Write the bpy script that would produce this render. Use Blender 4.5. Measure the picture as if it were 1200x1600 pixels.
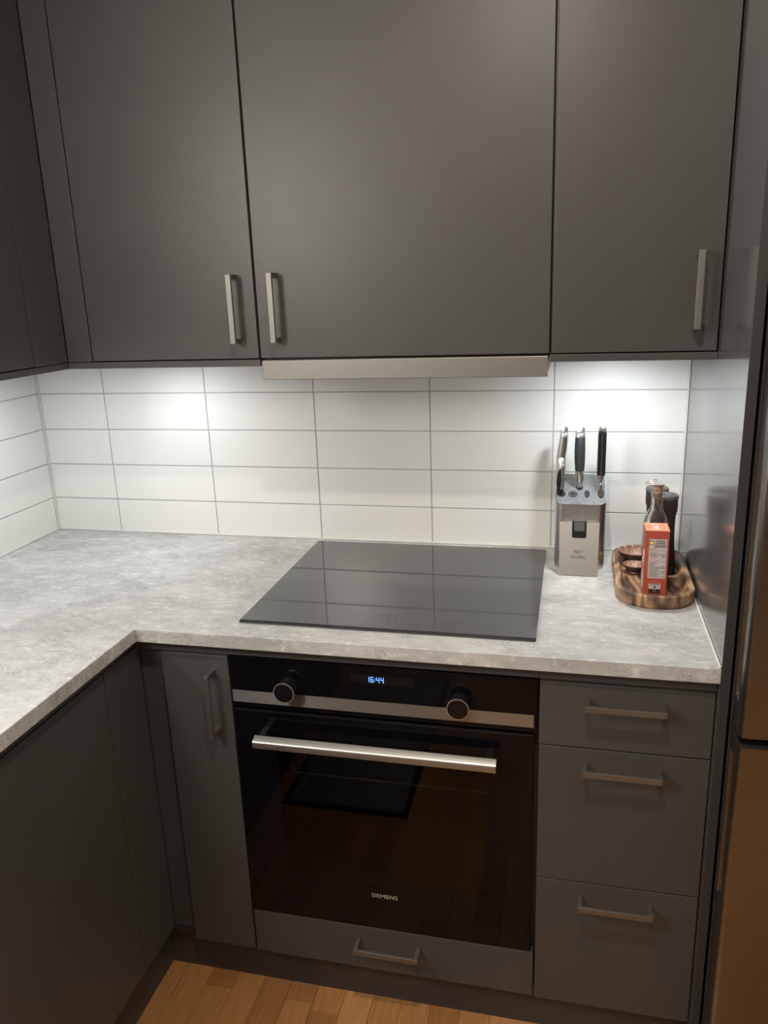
import bpy, bmesh, math, random
from mathutils import Matrix, Vector

random.seed(7)
for o in list(bpy.data.objects):
    bpy.data.objects.remove(o)
S = bpy.context.scene
COL = S.collection
PI = math.pi

# ------------------------------------------------------------------ camera
YAW, PITCH, ROLL = 0.2414, 1.2949, -0.0376
cam_d = bpy.data.cameras.new('camera')
cam = bpy.data.objects.new('camera', cam_d); COL.objects.link(cam)
Rm = Matrix.Rotation(YAW, 4, 'Z') @ Matrix.Rotation(PITCH, 4, 'X') @ Matrix.Rotation(ROLL, 4, 'Z')
cam.matrix_world = Matrix.Translation((1.254, -1.9314, 1.5437)) @ Rm
cam_d.sensor_fit = 'VERTICAL'; cam_d.sensor_height = 24.0
cam_d.lens = 1231.2 / 1600 * 24.0
cam_d.clip_start = 0.02
S.camera = cam

# ------------------------------------------------------------------ world, exposure
w = bpy.data.worlds.new('world'); S.world = w; w.use_nodes = True
w.node_tree.nodes['Background'].inputs[0].default_value = (1.0, 0.85, 0.7, 1)
w.node_tree.nodes['Background'].inputs[1].default_value = 0.02
S.view_settings.view_transform = 'Standard'; S.view_settings.look = 'None'
S.view_settings.gamma = 1.0; S.view_settings.use_curve_mapping = False
S.view_settings.exposure = 0.0

CEIL = 2.42
WARM = (1.0, 0.89, 0.75)
COOL = (0.93, 0.98, 1.0)
# ceiling spots: (x, y, power)          under-cabinet pucks: (x, y, power)
CEILING_LAMPS = [(1.13, -1.40, 14.0)]
PUCKS = [(0.262, -0.20, 1.05), (1.338, -0.20, 1.75), (-0.035, -1.24, 3.2), (-0.035, -0.37, 1.2)]  # last one is an added fill for the left wall
FILL_GLOBE = (0.10, -1.78, 1.85, 65.0)  # unseen globe added to brighten the cabinet fronts and tiles

# ------------------------------------------------------------------ materials
def mat(name, color, rough=0.5, metal=0.0, spec=0.5, ior=1.5, trans=0.0, coat=0.0, emit=None, es=0.0, aniso=0.0):
    m = bpy.data.materials.new(name); m.use_nodes = True
    b = m.node_tree.nodes['Principled BSDF']
    b.inputs['Base Color'].default_value = (*color, 1)
    b.inputs['Roughness'].default_value = rough
    b.inputs['Metallic'].default_value = metal
    b.inputs['Specular IOR Level'].default_value = spec
    b.inputs['IOR'].default_value = ior
    b.inputs['Transmission Weight'].default_value = trans
    b.inputs['Coat Weight'].default_value = coat
    b.inputs['Anisotropic'].default_value = aniso
    if emit:
        b.inputs['Emission Color'].default_value = (*emit, 1)
        b.inputs['Emission Strength'].default_value = es
    return m

def nodes(m):
    nt = m.node_tree
    return nt, nt.nodes, nt.links, nt.nodes['Principled BSDF']

def pos(nt, scale=(1, 1, 1)):
    g = nt.nodes.new('ShaderNodeNewGeometry')
    mp = nt.nodes.new('ShaderNodeMapping'); mp.inputs['Scale'].default_value = scale
    nt.links.new(g.outputs['Position'], mp.inputs['Vector'])
    return mp.outputs['Vector']

def noise(nt, vec, scale, detail=4, rough=0.6, dist=0.0):
    n = nt.nodes.new('ShaderNodeTexNoise')
    n.inputs['Scale'].default_value = scale; n.inputs['Detail'].default_value = detail
    n.inputs['Roughness'].default_value = rough; n.inputs['Distortion'].default_value = dist
    nt.links.new(vec, n.inputs['Vector'])
    return n.outputs['Fac']

def ramp(nt, fac, stops):
    r = nt.nodes.new('ShaderNodeValToRGB')
    e = r.color_ramp.elements
    while len(e) < len(stops): e.new(0.5)
    for k, (p, c) in enumerate(stops):
        e[k].position = p; e[k].color = (*c, 1)
    nt.links.new(fac, r.inputs['Fac'])
    return r.outputs['Color']

def mix(nt, fac, a, b, mode='MIX'):
    x = nt.nodes.new('ShaderNodeMix'); x.data_type = 'RGBA'; x.blend_type = mode
    if isinstance(fac, (int, float)): x.inputs[0].default_value = fac
    else: nt.links.new(fac, x.inputs[0])
    for i, v in ((6, a), (7, b)):
        if isinstance(v, tuple): x.inputs[i].default_value = (*v, 1)
        else: nt.links.new(v, x.inputs[i])
    return x.outputs[2]

def bump(nt, h, bsdf, strength=0.1, dist=0.001):
    b = nt.nodes.new('ShaderNodeBump'); b.inputs['Strength'].default_value = strength
    b.inputs['Distance'].default_value = dist
    nt.links.new(h, b.inputs['Height']); nt.links.new(b.outputs['Normal'], bsdf.inputs['Normal'])

M = {}
# dark grey satin laminate of every cabinet front
m = mat('grey_laminate', (0.085, 0.081, 0.076), 0.42, spec=0.5); nt, N, L, B = nodes(m)
c = ramp(nt, noise(nt, pos(nt), 3.0, 5, 0.6), [(0.3, (0.054, 0.053, 0.0515)), (0.7, (0.063, 0.0618, 0.0595))])
L.new(c, B.inputs['Base Color'])
r = nt.nodes.new('ShaderNodeMapRange'); r.inputs['To Min'].default_value = 0.37; r.inputs['To Max'].default_value = 0.46
L.new(noise(nt, pos(nt), 5.0, 6, 0.65), r.inputs['Value']); L.new(r.outputs[0], B.inputs['Roughness'])
M['lam'] = m
# the smoother tall side panel
m = mat('grey_satin_panel', (0.10, 0.10, 0.102), 0.14, spec=0.5, ior=2.7); nt, N, L, B = nodes(m)
M['panel'] = m
M['lamedge'] = mat('grey_edge_band', (0.035, 0.034, 0.033), 0.5)
M['edge'] = mat('dark_edge_band', (0.03, 0.03, 0.03), 0.5)
M['plinth'] = mat('dark_plinth_laminate', (0.055, 0.05, 0.046), 0.5)
# white ceramic tile
m = mat('white_ceramic', (0.74, 0.74, 0.72), 0.22, spec=0.5); nt, N, L, B = nodes(m)
bump(nt, noise(nt, pos(nt), 9, 2, 0.5), B, 0.12, 0.002)
M['tile'] = m
m = mat('grey_grout', (0.43, 0.425, 0.41), 0.9); M['grout'] = m
M['silicone'] = mat('white_silicone', (0.66, 0.65, 0.62), 0.4)
M['paint'] = mat('white_wall_paint', (0.72, 0.70, 0.66), 0.7)
M['ceil'] = mat('ceiling_paint', (0.78, 0.77, 0.74), 0.8)
M['passage_dark'] = mat('unlit_passage_dark', (0.10, 0.09, 0.08), 0.8)  # dark colour stands in for the shade of an unlit passage
# concrete look worktop
def concrete(name, sc):
    m = mat(name, (0.5, 0.5, 0.48), 0.38, spec=0.4); nt, N, L, B = nodes(m)
    v = pos(nt, sc)
    a = noise(nt, v, 6, 10, 0.70, 0.6)
    base = ramp(nt, a, [(0.32, (0.33, 0.328, 0.32)), (0.46, (0.41, 0.408, 0.40)), (0.56, (0.475, 0.47, 0.46)), (0.68, (0.55, 0.545, 0.53))])
    # short pale brush strokes
    st = pos(nt, (sc[0] * 0.8, sc[1] * 1.3, 0.6))
    b2 = noise(nt, st, 46, 9, 0.8, 0.25)
    base = mix(nt, ramp(nt, b2, [(0.525, (0, 0, 0)), (0.63, (0.7, 0.7, 0.7))]), base, (0.70, 0.695, 0.68))
    base = mix(nt, ramp(nt, b2, [(0.30, (0.6, 0.6, 0.6)), (0.43, (0, 0, 0))]), base, (0.30, 0.295, 0.285))
    # fine dark scratches and pits gathered in patches
    v2 = pos(nt, (sc[0] * 1.3, sc[1] * 1.3, 1.6))
    vein = noise(nt, v2, 120, 4, 0.75, 0.8)
    line = ramp(nt, vein, [(0.462, (0, 0, 0)), (0.486, (1, 1, 1)), (0.500, (1, 1, 1)), (0.524, (0, 0, 0))])
    patch = ramp(nt, noise(nt, v2, 11, 6, 0.75, 0.5), [(0.50, (0, 0, 0)), (0.57, (1, 1, 1))])
    f = mix(nt, 1.0, line, patch, 'MULTIPLY')
    pit = ramp(nt, noise(nt, pos(nt, (1, 1, 1)), 330, 2, 0.5), [(0.29, (0.9, 0.9, 0.9)), (0.33, (0, 0, 0))])
    f = mix(nt, 1.0, f, pit, 'ADD')
    sep = nt.nodes.new('ShaderNodeMath'); sep.operation = 'MULTIPLY'; sep.inputs[1].default_value = 0.9; sep.use_clamp = True
    L.new(f, sep.inputs[0])
    base = mix(nt, sep.outputs[0], base, (0.13, 0.125, 0.125))
    L.new(base, B.inputs['Base Color'])
    bump(nt, a, B, 0.1, 0.001)
    return m
M['conc'] = concrete('concrete_laminate', (0.75, 1.1, 1.0))
M['conc2'] = concrete('concrete_laminate_side', (0.80, 1.05, 1.0))
M['seam'] = mat('worktop_seam', (0.22, 0.21, 0.2), 0.7)
# brushed steel (grain along x by default)
def brushed(name, col, rough, sc):
    m = mat(name, col, rough, 1.0); nt, N, L, B = nodes(m)
    n = noise(nt, pos(nt, sc), 60, 3, 0.6)
    rr = nt.nodes.new('ShaderNodeMapRange'); rr.inputs['To Min'].default_value = rough - 0.07; rr.inputs['To Max'].default_value = rough + 0.09
    L.new(n, rr.inputs['Value']); L.new(rr.outputs[0], B.inputs['Roughness'])
    return m
M['steel'] = brushed('brushed_steel', (0.50, 0.495, 0.48), 0.34, (1, 30, 30))
M['steel_v'] = brushed('brushed_steel_vertical', (0.52, 0.515, 0.50), 0.28, (12, 12, 1))
M['fridge'] = brushed('fridge_steel', (0.24, 0.225, 0.21), 0.28, (1, 30, 30))
M['handle'] = brushed('brushed_nickel', (0.26, 0.25, 0.235), 0.50, (8, 8, 8))
M['steel_cap'] = mat('satin_steel_cap', (0.70, 0.69, 0.67), 0.38, 1.0)
M['steel_hood'] = brushed('brushed_hood_steel', (0.30, 0.29, 0.275), 0.47, (1, 30, 30))
M['steel_h'] = brushed('brushed_steel_strip', (0.36, 0.35, 0.335), 0.30, (1, 30, 30))
nt, N, L, B = nodes(M['steel_h']); B.inputs['Anisotropic'].default_value = 0.92
cx_ = nt.nodes.new('ShaderNodeCombineXYZ'); cx_.inputs[2].default_value = 1.0; L.new(cx_.outputs[0], B.inputs['Tangent'])
M['polish'] = mat('polished_steel', (0.62, 0.61, 0.60), 0.12, 1.0)
M['fside'] = mat('fridge_side_grey', (0.06, 0.06, 0.065), 0.4)
M['gasket'] = mat('black_gasket', (0.01, 0.01, 0.01), 0.7)
M['blackglass'] = mat('black_glass', (0.003, 0.003, 0.004), 0.05, spec=0.25)
M['hobglass'] = mat('hob_glass', (0.055, 0.056, 0.057), 0.04, spec=0.5, ior=1.58)
M['hobedge'] = mat('hob_bevel', (0.03, 0.03, 0.032), 0.08, spec=0.8)
M['print'] = mat('grey_print', (0.13, 0.13, 0.13), 0.5)
M['silverprint'] = mat('silver_print', (0.42, 0.37, 0.32), 0.4)
M['steelprint'] = mat('etched_print', (0.10, 0.095, 0.09), 0.5)
M['display'] = mat('display_window', (0.007, 0.006, 0.005), 0.12, spec=0.3)
M['led'] = mat('blue_digits', (0, 0, 0), 0.5, emit=(0.12, 0.30, 1.0), es=2.6)
M['blackplastic'] = mat('black_plastic', (0.010, 0.010, 0.011), 0.22, spec=0.4)
M['knobface'] = mat('knob_face', (0.006, 0.006, 0.007), 0.08, spec=0.25)
M['knobrim'] = mat('knob_rim_steel', (0.75, 0.74, 0.72), 0.45, 1.0)
M['enamel'] = mat('oven_enamel', (0.045, 0.042, 0.040), 0.35)
M['tin'] = mat('dark_tin', (0.006, 0.006, 0.006), 0.5)
M['wire'] = mat('chrome_wire', (0.75, 0.73, 0.7), 0.2, 1.0)
M['pane'] = mat('tinted_oven_glass', (0.20, 0.195, 0.19), 0.0, trans=1.0, ior=1.36)
M['glass'] = mat('clear_glass', (0.93, 0.95, 0.93), 0.01, trans=1.0, ior=1.45)
M['blocktop'] = mat('speckled_grey_plastic', (0.25, 0.26, 0.28), 0.35); nt, N, L, B = nodes(M['blocktop'])
L.new(ramp(nt, noise(nt, pos(nt), 900, 2, 0.5), [(0.50, (0.085, 0.09, 0.10)), (0.68, (0.42, 0.43, 0.45))]), B.inputs['Base Color'])
M['rubber'] = mat('black_rubber_grip', (0.022, 0.025, 0.03), 0.6)
M['cork'] = mat('cork', (0.36, 0.22, 0.14), 0.85); nt, N, L, B = nodes(M['cork'])
L.new(ramp(nt, noise(nt, pos(nt), 350, 3, 0.6), [(0.38, (0.14, 0.07, 0.04)), (0.55, (0.42, 0.27, 0.18))]), B.inputs['Base Color'])
M['millbody'] = mat('dark_brown_mill', (0.045, 0.024, 0.022), 0.42)
M['milllid'] = mat('dark_grey_lid', (0.085, 0.078, 0.078), 0.38)
M['carton'] = mat('orange_red_card', (0.40, 0.075, 0.040), 0.45)
M['carton_top'] = mat('light_orange_card', (0.68, 0.18, 0.085), 0.4)
M['label'] = mat('white_label', (0.50, 0.46, 0.45), 0.5)
M['ink'] = mat('dark_ink', (0.09, 0.07, 0.07), 0.6)
M['inkred'] = mat('red_ink', (0.55, 0.22, 0.20), 0.6)
M['inkblack'] = mat('black_ink', (0.02, 0.02, 0.02), 0.6)
M['yellow'] = mat('yellow_print', (0.75, 0.62, 0.06), 0.5)
M['white'] = mat('white_print', (0.85, 0.82, 0.78), 0.5)
M['oil'] = mat('pale_brown_contents', (0.28, 0.14, 0.10), 0.5)
M['lampface'] = mat('lamp_face', (1, 1, 1), 0.5, emit=WARM, es=40)
M['matgrey'] = mat('grey_mat_fabric', (0.16, 0.16, 0.155), 0.9)
M['puckface'] = mat('puck_face', (1, 1, 1), 0.5, emit=COOL, es=12)
M['whitemetal'] = mat('white_metal', (0.8, 0.8, 0.8), 0.4)

# acacia tray: glued staves of differing tone with grain along y
def acacia(name, bright):
    m = mat(name, (0.3, 0.15, 0.07), 0.42); nt, N, L, B = nodes(m)
    v = pos(nt, (1, 0.10, 1))
    grain = noise(nt, v, 260, 5, 0.7, 0.4)
    sv = nt.nodes.new('ShaderNodeMapping'); sv.inputs['Scale'].default_value = (1, 0.22, 0.25); sv.inputs['Location'].default_value = (0.37, 0.9, 0.0)
    g_ = nt.nodes.new('ShaderNodeNewGeometry'); L.new(g_.outputs['Position'], sv.inputs['Vector'])
    stave = noise(nt, sv.outputs['Vector'], 30, 1, 0.3, 1.0)
    c1 = ramp(nt, stave, [(0.36, (0.075 * bright, 0.045 * bright, 0.032 * bright)), (0.42, (0.22 * bright, 0.125 * bright, 0.072 * bright)),
                          (0.54, (0.40 * bright, 0.25 * bright, 0.135 * bright)), (0.62, (0.19 * bright, 0.105 * bright, 0.065 * bright))])
    c2 = ramp(nt, grain, [(0.35, (0.55, 0.5, 0.45)), (0.6, (1.1, 1.05, 1.0))])
    L.new(mix(nt, 0.8, c1, c2, 'MULTIPLY'), B.inputs['Base Color'])
    return m
M['acacia'] = acacia('acacia_wood', 1.3)
M['bowlwood'] = mat('dark_bowl_wood', (0.07, 0.03, 0.018), 0.4)
M['bowlin'] = mat('bowl_inner_wood', (0.35, 0.19, 0.11), 0.45); nt, N, L, B = nodes(M['bowlin'])
L.new(ramp(nt, noise(nt, pos(nt, (1, 0.15, 1)), 250, 4, 0.6), [(0.35, (0.17, 0.08, 0.05)), (0.62, (0.46, 0.28, 0.19))]), B.inputs['Base Color'])

# oak parquet, three tones
def oak(name, a, b):
    m = mat(name, a, 0.38); nt, N, L, B = nodes(m)
    g = noise(nt, pos(nt, (1, 0.07, 1)), 140, 6, 0.65, 0.6)
    L.new(ramp(nt, g, [(0.32, b), (0.62, a)]), B.inputs['Base Color'])
    return m
M['oak'] = [oak('oak_mid', (0.44, 0.215, 0.075), (0.33, 0.15, 0.050)),
            oak('oak_light', (0.52, 0.265, 0.098), (0.40, 0.19, 0.065)),
            oak('oak_dark', (0.36, 0.165, 0.058), (0.26, 0.11, 0.036))]
M['oakgap'] = mat('oak_joint', (0.13, 0.055, 0.02), 0.7)

# ------------------------------------------------------------------ helpers
ORIG = {}
def bx(bm, x0, x1, y0, y1, z0, z1, bev=0.0, seg=2):
    n0 = len(bm.verts)
    r = bmesh.ops.create_cube(bm, size=1.0)
    vs = r['verts']
    for v in vs:
        v.co = Vector((x0 + (v.co.x + .5) * (x1 - x0), y0 + (v.co.y + .5) * (y1 - y0), z0 + (v.co.z + .5) * (z1 - z0)))
    if bev > 0:
        es = list({e for v in vs for e in v.link_edges})
        bmesh.ops.bevel(bm, geom=es, offset=bev, segments=seg, affect='EDGES', profile=0.5)
    return bm

def B1(*a, **k):
    return bx(bmesh.new(), *a, **k)

def loft(bm, rings, caps=(True, True)):
    R = [[bm.verts.new(p) for p in ring] for ring in rings]
    n = len(R[0])
    for a, b in zip(R, R[1:]):
        for i in range(n):
            j = (i + 1) % n
            bm.faces.new((a[i], a[j], b[j], b[i]))
    if caps[0]: bm.faces.new(list(reversed(R[0])))
    if caps[1]: bm.faces.new(R[-1])
    return bm

def circ(cx, cy, z, rx, ry=None, n=32):
    ry = rx if ry is None else ry
    return [(cx + rx * math.cos(2 * PI * i / n), cy + ry * math.sin(2 * PI * i / n), z) for i in range(n)]

def rrect(cx, cy, hx, hy, r, n=6):
    pts = []
    for (sx, sy, a0) in ((1, 1, 0), (-1, 1, 90), (-1, -1, 180), (1, -1, 270)):
        for k in range(n + 1):
            a = math.radians(a0 + 90 * k / n)
            pts.append((cx + sx * (hx - r) + r * math.cos(a), cy + sy * (hy - r) + r * math.sin(a)))
    return pts

def tube(bm, pts, r, n=8, closed=False):
    P = [Vector(p) for p in pts]; rings = []
    for i, p in enumerate(P):
        if closed: t = P[(i + 1) % len(P)] - P[i - 1]
        else: t = P[min(i + 1, len(P) - 1)] - P[max(i - 1, 0)]
        t.normalize()
        u = t.cross(Vector((0, 0, 1)))
        if u.length < 1e-3: u = t.cross(Vector((0, 1, 0)))
        u.normalize(); v = t.cross(u)
        rings.append([tuple(p + r * (math.cos(2 * PI * k / n) * u + math.sin(2 * PI * k / n) * v)) for k in range(n)])
    if closed:
        rings.append(rings[0]); return loft(bm, rings, (False, False))
    return loft(bm, rings)

def origin_of(o):
    return ORIG.get(o.name, Vector((0, 0, 0)))

def obj(name, bm, m, parent=None, at=None, smooth=False, label=None):
    """link a bmesh (world coordinates) as one mesh object"""
    base = origin_of(parent) if parent else Vector(at if at else (0, 0, 0))
    bmesh.ops.recalc_face_normals(bm, faces=bm.faces)
    bmesh.ops.translate(bm, verts=bm.verts, vec=-base)
    me = bpy.data.meshes.new(name); bm.to_mesh(me); bm.free()
    me.materials.append(M[m] if isinstance(m, str) else m)
    if smooth:
        me.polygons.foreach_set('use_smooth', [True] * len(me.polygons))
        try: me.set_sharp_from_angle(angle=math.radians(40))
        except Exception: pass
    o = bpy.data.objects.new(name, me); COL.objects.link(o)
    if parent: o.parent = parent
    else: o.location = base
    ORIG[o.name] = base
    if label: o['label'] = label
    return o

def thing(name, label, cat, at, group=None):
    o = bpy.data.objects.new(name, None); COL.objects.link(o); o.empty_display_size = 0.05
    o.location = at; ORIG[o.name] = Vector(at)
    return tag(o, label, cat, group)

def tag(o, label, cat, group=None):
    o['label'] = label; o['category'] = cat
    if group: o['group'] = group
    return o

def struct(o):
    o['kind'] = 'structure'; return o

def text(name, body, size, m, parent, loc, rot, ext=0.0002, sx=1.0, align='CENTER', bold=0.0):
    cu = bpy.data.curves.new(name, 'FONT'); cu.body = body; cu.size = size; cu.extrude = ext; cu.offset = bold
    cu.align_x = align; cu.align_y = 'CENTER'; cu.resolution_u = 3
    t = bpy.data.objects.new('tmp', cu); COL.objects.link(t)
    dg = bpy.context.evaluated_depsgraph_get()
    me = bpy.data.meshes.new_from_object(t.evaluated_get(dg))
    bpy.data.objects.remove(t); me.name = name
    mw = Matrix.Translation(Vector(loc) - origin_of(parent)) @ rot.to_4x4() @ Matrix.Diagonal((sx, 1, 1, 1))
    me.transform(mw)
    me.materials.clear(); me.materials.append(M[m])
    o = bpy.data.objects.new(name, me); COL.objects.link(o); o.parent = parent; ORIG[o.name] = origin_of(parent)
    return o
FRONT = Matrix.Rotation(PI / 2, 3, 'X')          # text facing -y

# ------------------------------------------------------------------ the room
XL, XR = -0.2055, 1.5125          # left wall tile face, face of the tall side panel
TOP = 0.90                        # worktop
G = 0.0015                        # depth of the joints
wall_back = struct(obj('wall_back', B1(-0.32, 2.40, G, 0.12, 0, CEIL), 'grout'))
wall_left = struct(obj('wall_left', B1(-0.32, XL - G, -2.20, G - 0.0002, 0, CEIL), 'paint'))
wall_right = struct(obj('wall_right', B1(2.28, 2.40, -4.6, 0.0, 0, CEIL), 'paint'))
bm = bmesh.new(); bx(bm, -3.2, 0.9, -4.72, -4.6, 0, CEIL); bx(bm, 0.9, 2.4, -4.72, -4.6, 2.1, CEIL)
wall_rear = struct(obj('wall_rear', bm, 'paint'))
dark_panel_1 = struct(obj('dark_panel_1', B1(0.9, 2.4, -4.71, -4.66, 0, 2.1), 'passage_dark'))  # unseen dark panel, added so the right-hand cabinet fronts mirror darkness
wall_side = struct(obj('wall_side', B1(-3.32, -3.20, -4.72, -2.08, 0, CEIL), 'paint'))
wall_front = struct(obj('wall_front', B1(-3.20, -0.3205, -2.20, -2.08, 0, CEIL), 'paint'))
ceiling = struct(obj('ceiling', B1(-3.32, 2.40, -4.72, 0.12, CEIL, CEIL + 0.05), 'ceil'))
floor = struct(obj('floor', B1(-3.32, 2.40, -4.72, 0.12, -0.06, -0.003), 'oakgap'))
# tiled splashback areas: each tile a piece
rows = [TOP + 0.002, 0.9958, 1.0957, 1.1956, 1.2955, 1.3954]
J = 0.0014
cols_b = [XL + 0.003, 0.0, 0.302, 0.604, 0.906, 1.208, XR - 0.003]
mesh_cache = {}
def tile_piece(parent, x0, x1, y0, y1, z0, z1):
    key = (round(x1 - x0, 4), round(y1 - y0, 4), round(z1 - z0, 4))
    if key not in mesh_cache:
        o = obj('tile', B1(0, x1 - x0, 0, y1 - y0, 0, z1 - z0, bev=0.0006, seg=2), 'tile')
        mesh_cache[key] = o.data
    else:
        o = bpy.data.objects.new('tile', mesh_cache[key]); COL.objects.link(o)
    o.parent = parent; o.location = (x0, y0, z0)
for r in range(5):
    for c in range(6):
        tile_piece(wall_back, cols_b[c] + J, cols_b[c + 1] - J, 0.0, G, rows[r] + J, rows[r + 1] - J)
# grout bed and tiles of the left wall
obj('grout_bed', B1(XL - G, XL - G + 0.0002, -1.47, 0, TOP, 1.40), 'grout', wall_left)
cols_l = [-0.003, -0.302, -0.604, -0.906, -1.208, -1.46]
for r in range(5):
    for c in range(5):
        tile_piece(wall_left, XL - G + 0.0002, XL, cols_l[c + 1] + J, cols_l[c] - J, rows[r] + J, rows[r + 1] - J)
# silicone joints
def strip(n, *b):
    return struct(obj('trim_%d' % n, B1(*b, bev=0.001), 'silicone'))
strip(1, XL, XL + 0.0045, -0.0045, 0.0, TOP + 0.0003, 1.3945)
strip(2, XR - 0.0045, XR - 0.0003, -0.0045, 0.0, TOP + 0.0003, 1.3945)
strip(3, XL + 0.005, XR - 0.005, -0.0045, 0.0, TOP + 0.0003, TOP + 0.0045)
strip(4, XL, XL + 0.0045, -1.46, -0.005, TOP + 0.0003, TOP + 0.0045)
strip(5, XR - 0.0045, XR - 0.0003, -0.618, -0.005, TOP + 0.0003, TOP + 0.0035)

# parquet strips, near ones as pieces
PW = 0.0655
near = []
rest = bmesh.new()
for k in range(-50, 36):
    x0 = k * PW
    y = 0.0 - random.random() * 0.4
    first = True
    while y > -4.6:
        ln = random.choice([0.22, 0.31, 0.40, 0.46])
        y1 = max(y - ln, -4.6)
        if x0 > -3.2 and x0 + PW < 2.28 and (x0 > -0.2 or y < -2.2):
            if 0.30 < x0 + PW and x0 < 1.75 and y1 < -0.50 and y > -1.55:
                near.append((x0, y1, y))
            else:
                bx(rest, x0 + .0004, x0 + PW - .0004, y1 + .0004, y - .0004, -0.003, 0.0)
        y = y1
for (x0, y1, y0) in near:
    o = obj('plank', B1(x0 + .0004, x0 + PW - .0004, y1 + .0004, y0 - .0004, -0.003, 0.0, bev=0.0003, seg=1), random.choice(M['oak']), floor)
r_ = obj('plank_field', rest, M['oak'][0], floor); r_['kind'] = 'stuff'

t = thing('floor_mat', 'grey floor mat with a dark border in front of the oven', 'mat', (0.60, -1.70, 0.0))
obj('field', B1(0.418, 0.782, -2.122, -1.278, 0.0002, 0.006), 'matgrey', t)
bm = bmesh.new(); A_ = [(0.40, -2.14), (0.80, -2.14), (0.80, -1.26), (0.40, -1.26)]; B_ = [(0.418, -2.122), (0.782, -2.122), (0.782, -1.278), (0.418, -1.278)]
for z in (0.0002, 0.007):
    va = [bm.verts.new((*p, z)) for p in A_]; vb = [bm.verts.new((*p, z)) for p in B_]
    for i in range(4): bm.faces.new((va[i], va[(i + 1) % 4], vb[(i + 1) % 4], vb[i]))
bm.verts.ensure_lookup_table(); V_ = list(bm.verts)
for i in range(4):
    j = (i + 1) % 4; bm.faces.new((V_[i], V_[j], V_[8 + j], V_[8 + i])); bm.faces.new((V_[4 + i], V_[4 + j], V_[12 + j], V_[12 + i]))
obj('border', bm, 'gasket', t)

# plinths
struct(obj('trim_6', B1(0.352, 1.512, -0.5625, -0.545, 0.0, 0.112), 'plinth'))
struct(obj('trim_7', B1(0.335, 0.3518, -2.06, -0.5625, 0.0, 0.112), 'plinth'))

# ------------------------------------------------------------------ handles
def bar_handle(parent, cx, cz, face, length, vertical=True, axis='y'):
    """flat U shaped bar; face = coordinate of the front it is screwed on"""
    d = 0.035; t = 0.006; wd = 0.0115; h = length / 2
    bm = bmesh.new()
    def b(a0, a1, d0, d1, c0, c1):      # along, depth, across
        if axis == 'y':
            if vertical: bx(bm, cx + c0, cx + c1, face - d1, face - d0, cz + a0, cz + a1, bev=0.0006)
            else: bx(bm, cx + a0, cx + a1, face - d1, face - d0, cz + c0, cz + c1, bev=0.0006)
        else:
            bx(bm, face + d0, face + d1, cx + c0, cx + c1, cz + a0, cz + a1, bev=0.0006)
    b(-h, h, d - t, d, -wd / 2, wd / 2)
    b(-h, -h + 0.009, 0.0, d - t, -wd / 2, wd / 2)
    b(h - 0.009, h, 0.0, d - t, -wd / 2, wd / 2)
    return obj('handle', bm, 'handle', parent)

# ------------------------------------------------------------------ upper cabinets
UF, UB = -0.345, -0.327          # front plane, back of the doors
ZB, ZD, ZT = 1.395, 1.4115, 2.30
def upper(name, label, x0, x1, doors, filler=None, hood=False):
    t = thing(name, label, 'cabinet', ((x0 + x1) / 2, -0.17, ZB if not hood else 1.409))
    obj('body', B1(x0, x1, UB + 0.002, -0.001, 1.4095, CEIL - 0.04), 'lam', t)
    if not hood:
        obj('bottom_panel', B1(x0, x1, UF, -0.001, ZB, 1.409, bev=0.0006), 'lam', t)
    for (a, b, hx, hz) in doors:
        d = obj('door', B1(a, b, UF, UB, ZD, ZT, bev=0.0012), 'lam', t)
        bar_handle(d, hx, hz, UF, 0.138)
    if filler:
        obj('filler_strip', B1(filler[0], filler[1], UF, UB, 1.4105, ZT, bev=0.0006), 'lam', t)
    obj('top_strip', B1(x0, x1, UF, UB, ZT + 0.003, CEIL - 0.04), 'lam', t)
    return t
upper('wall_cabinet', 'dark grey wall cabinet in the corner left of the extractor hood', 0.1455, 0.6062, [(0.2084, 0.6040, 0.563, 1.514)], filler=(0.1462, 0.2058))
upper('hood_cabinet', 'wide dark grey wall cabinet directly above the steel extractor hood', 0.6068, 1.2068, [(0.6085, 1.2052, 0.6515, 1.514)], hood=True)
upper('wall_cabinet', 'dark grey wall cabinet above the knife block', 1.2074, 1.5118, [(1.2100, 1.5090, 1.468, 1.521)])
# left run of wall cabinets
def upper_left(label, y0, y1, door, filler=None):
    t = thing('wall_cabinet', label, 'cabinet', (-0.03, (y0 + y1) / 2, ZB))
    obj('body', B1(XL + 0.001, 0.125, y0, y1, 1.4095, CEIL - 0.04), 'lam', t)
    obj('bottom_panel', B1(XL + 0.001, 0.1448, y0, y1, ZB, 1.409, bev=0.0006), 'lam', t)
    d = obj('door', B1(0.127, 0.1448, door[0], door[1], ZD, ZT, bev=0.0012), 'lam', t)
    bar_handle(d, door[0] + 0.045, 1.514, 0.1448, 0.138, axis='x')
    if filler: obj('filler_strip', B1(0.127, 0.1448, filler[0], filler[1], 1.4105, ZT, bev=0.0006), 'lam', t)
    return t
upper_left('dark grey wall cabinet at the left edge, hung on the left wall', -0.96, -0.001, (-0.9585, -0.4612), (-0.4590, -0.3455))
upper_left('dark grey wall cabinet on the left wall, farthest from the corner', -1.462, -0.9605, (-1.4600, -0.9620))

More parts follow.
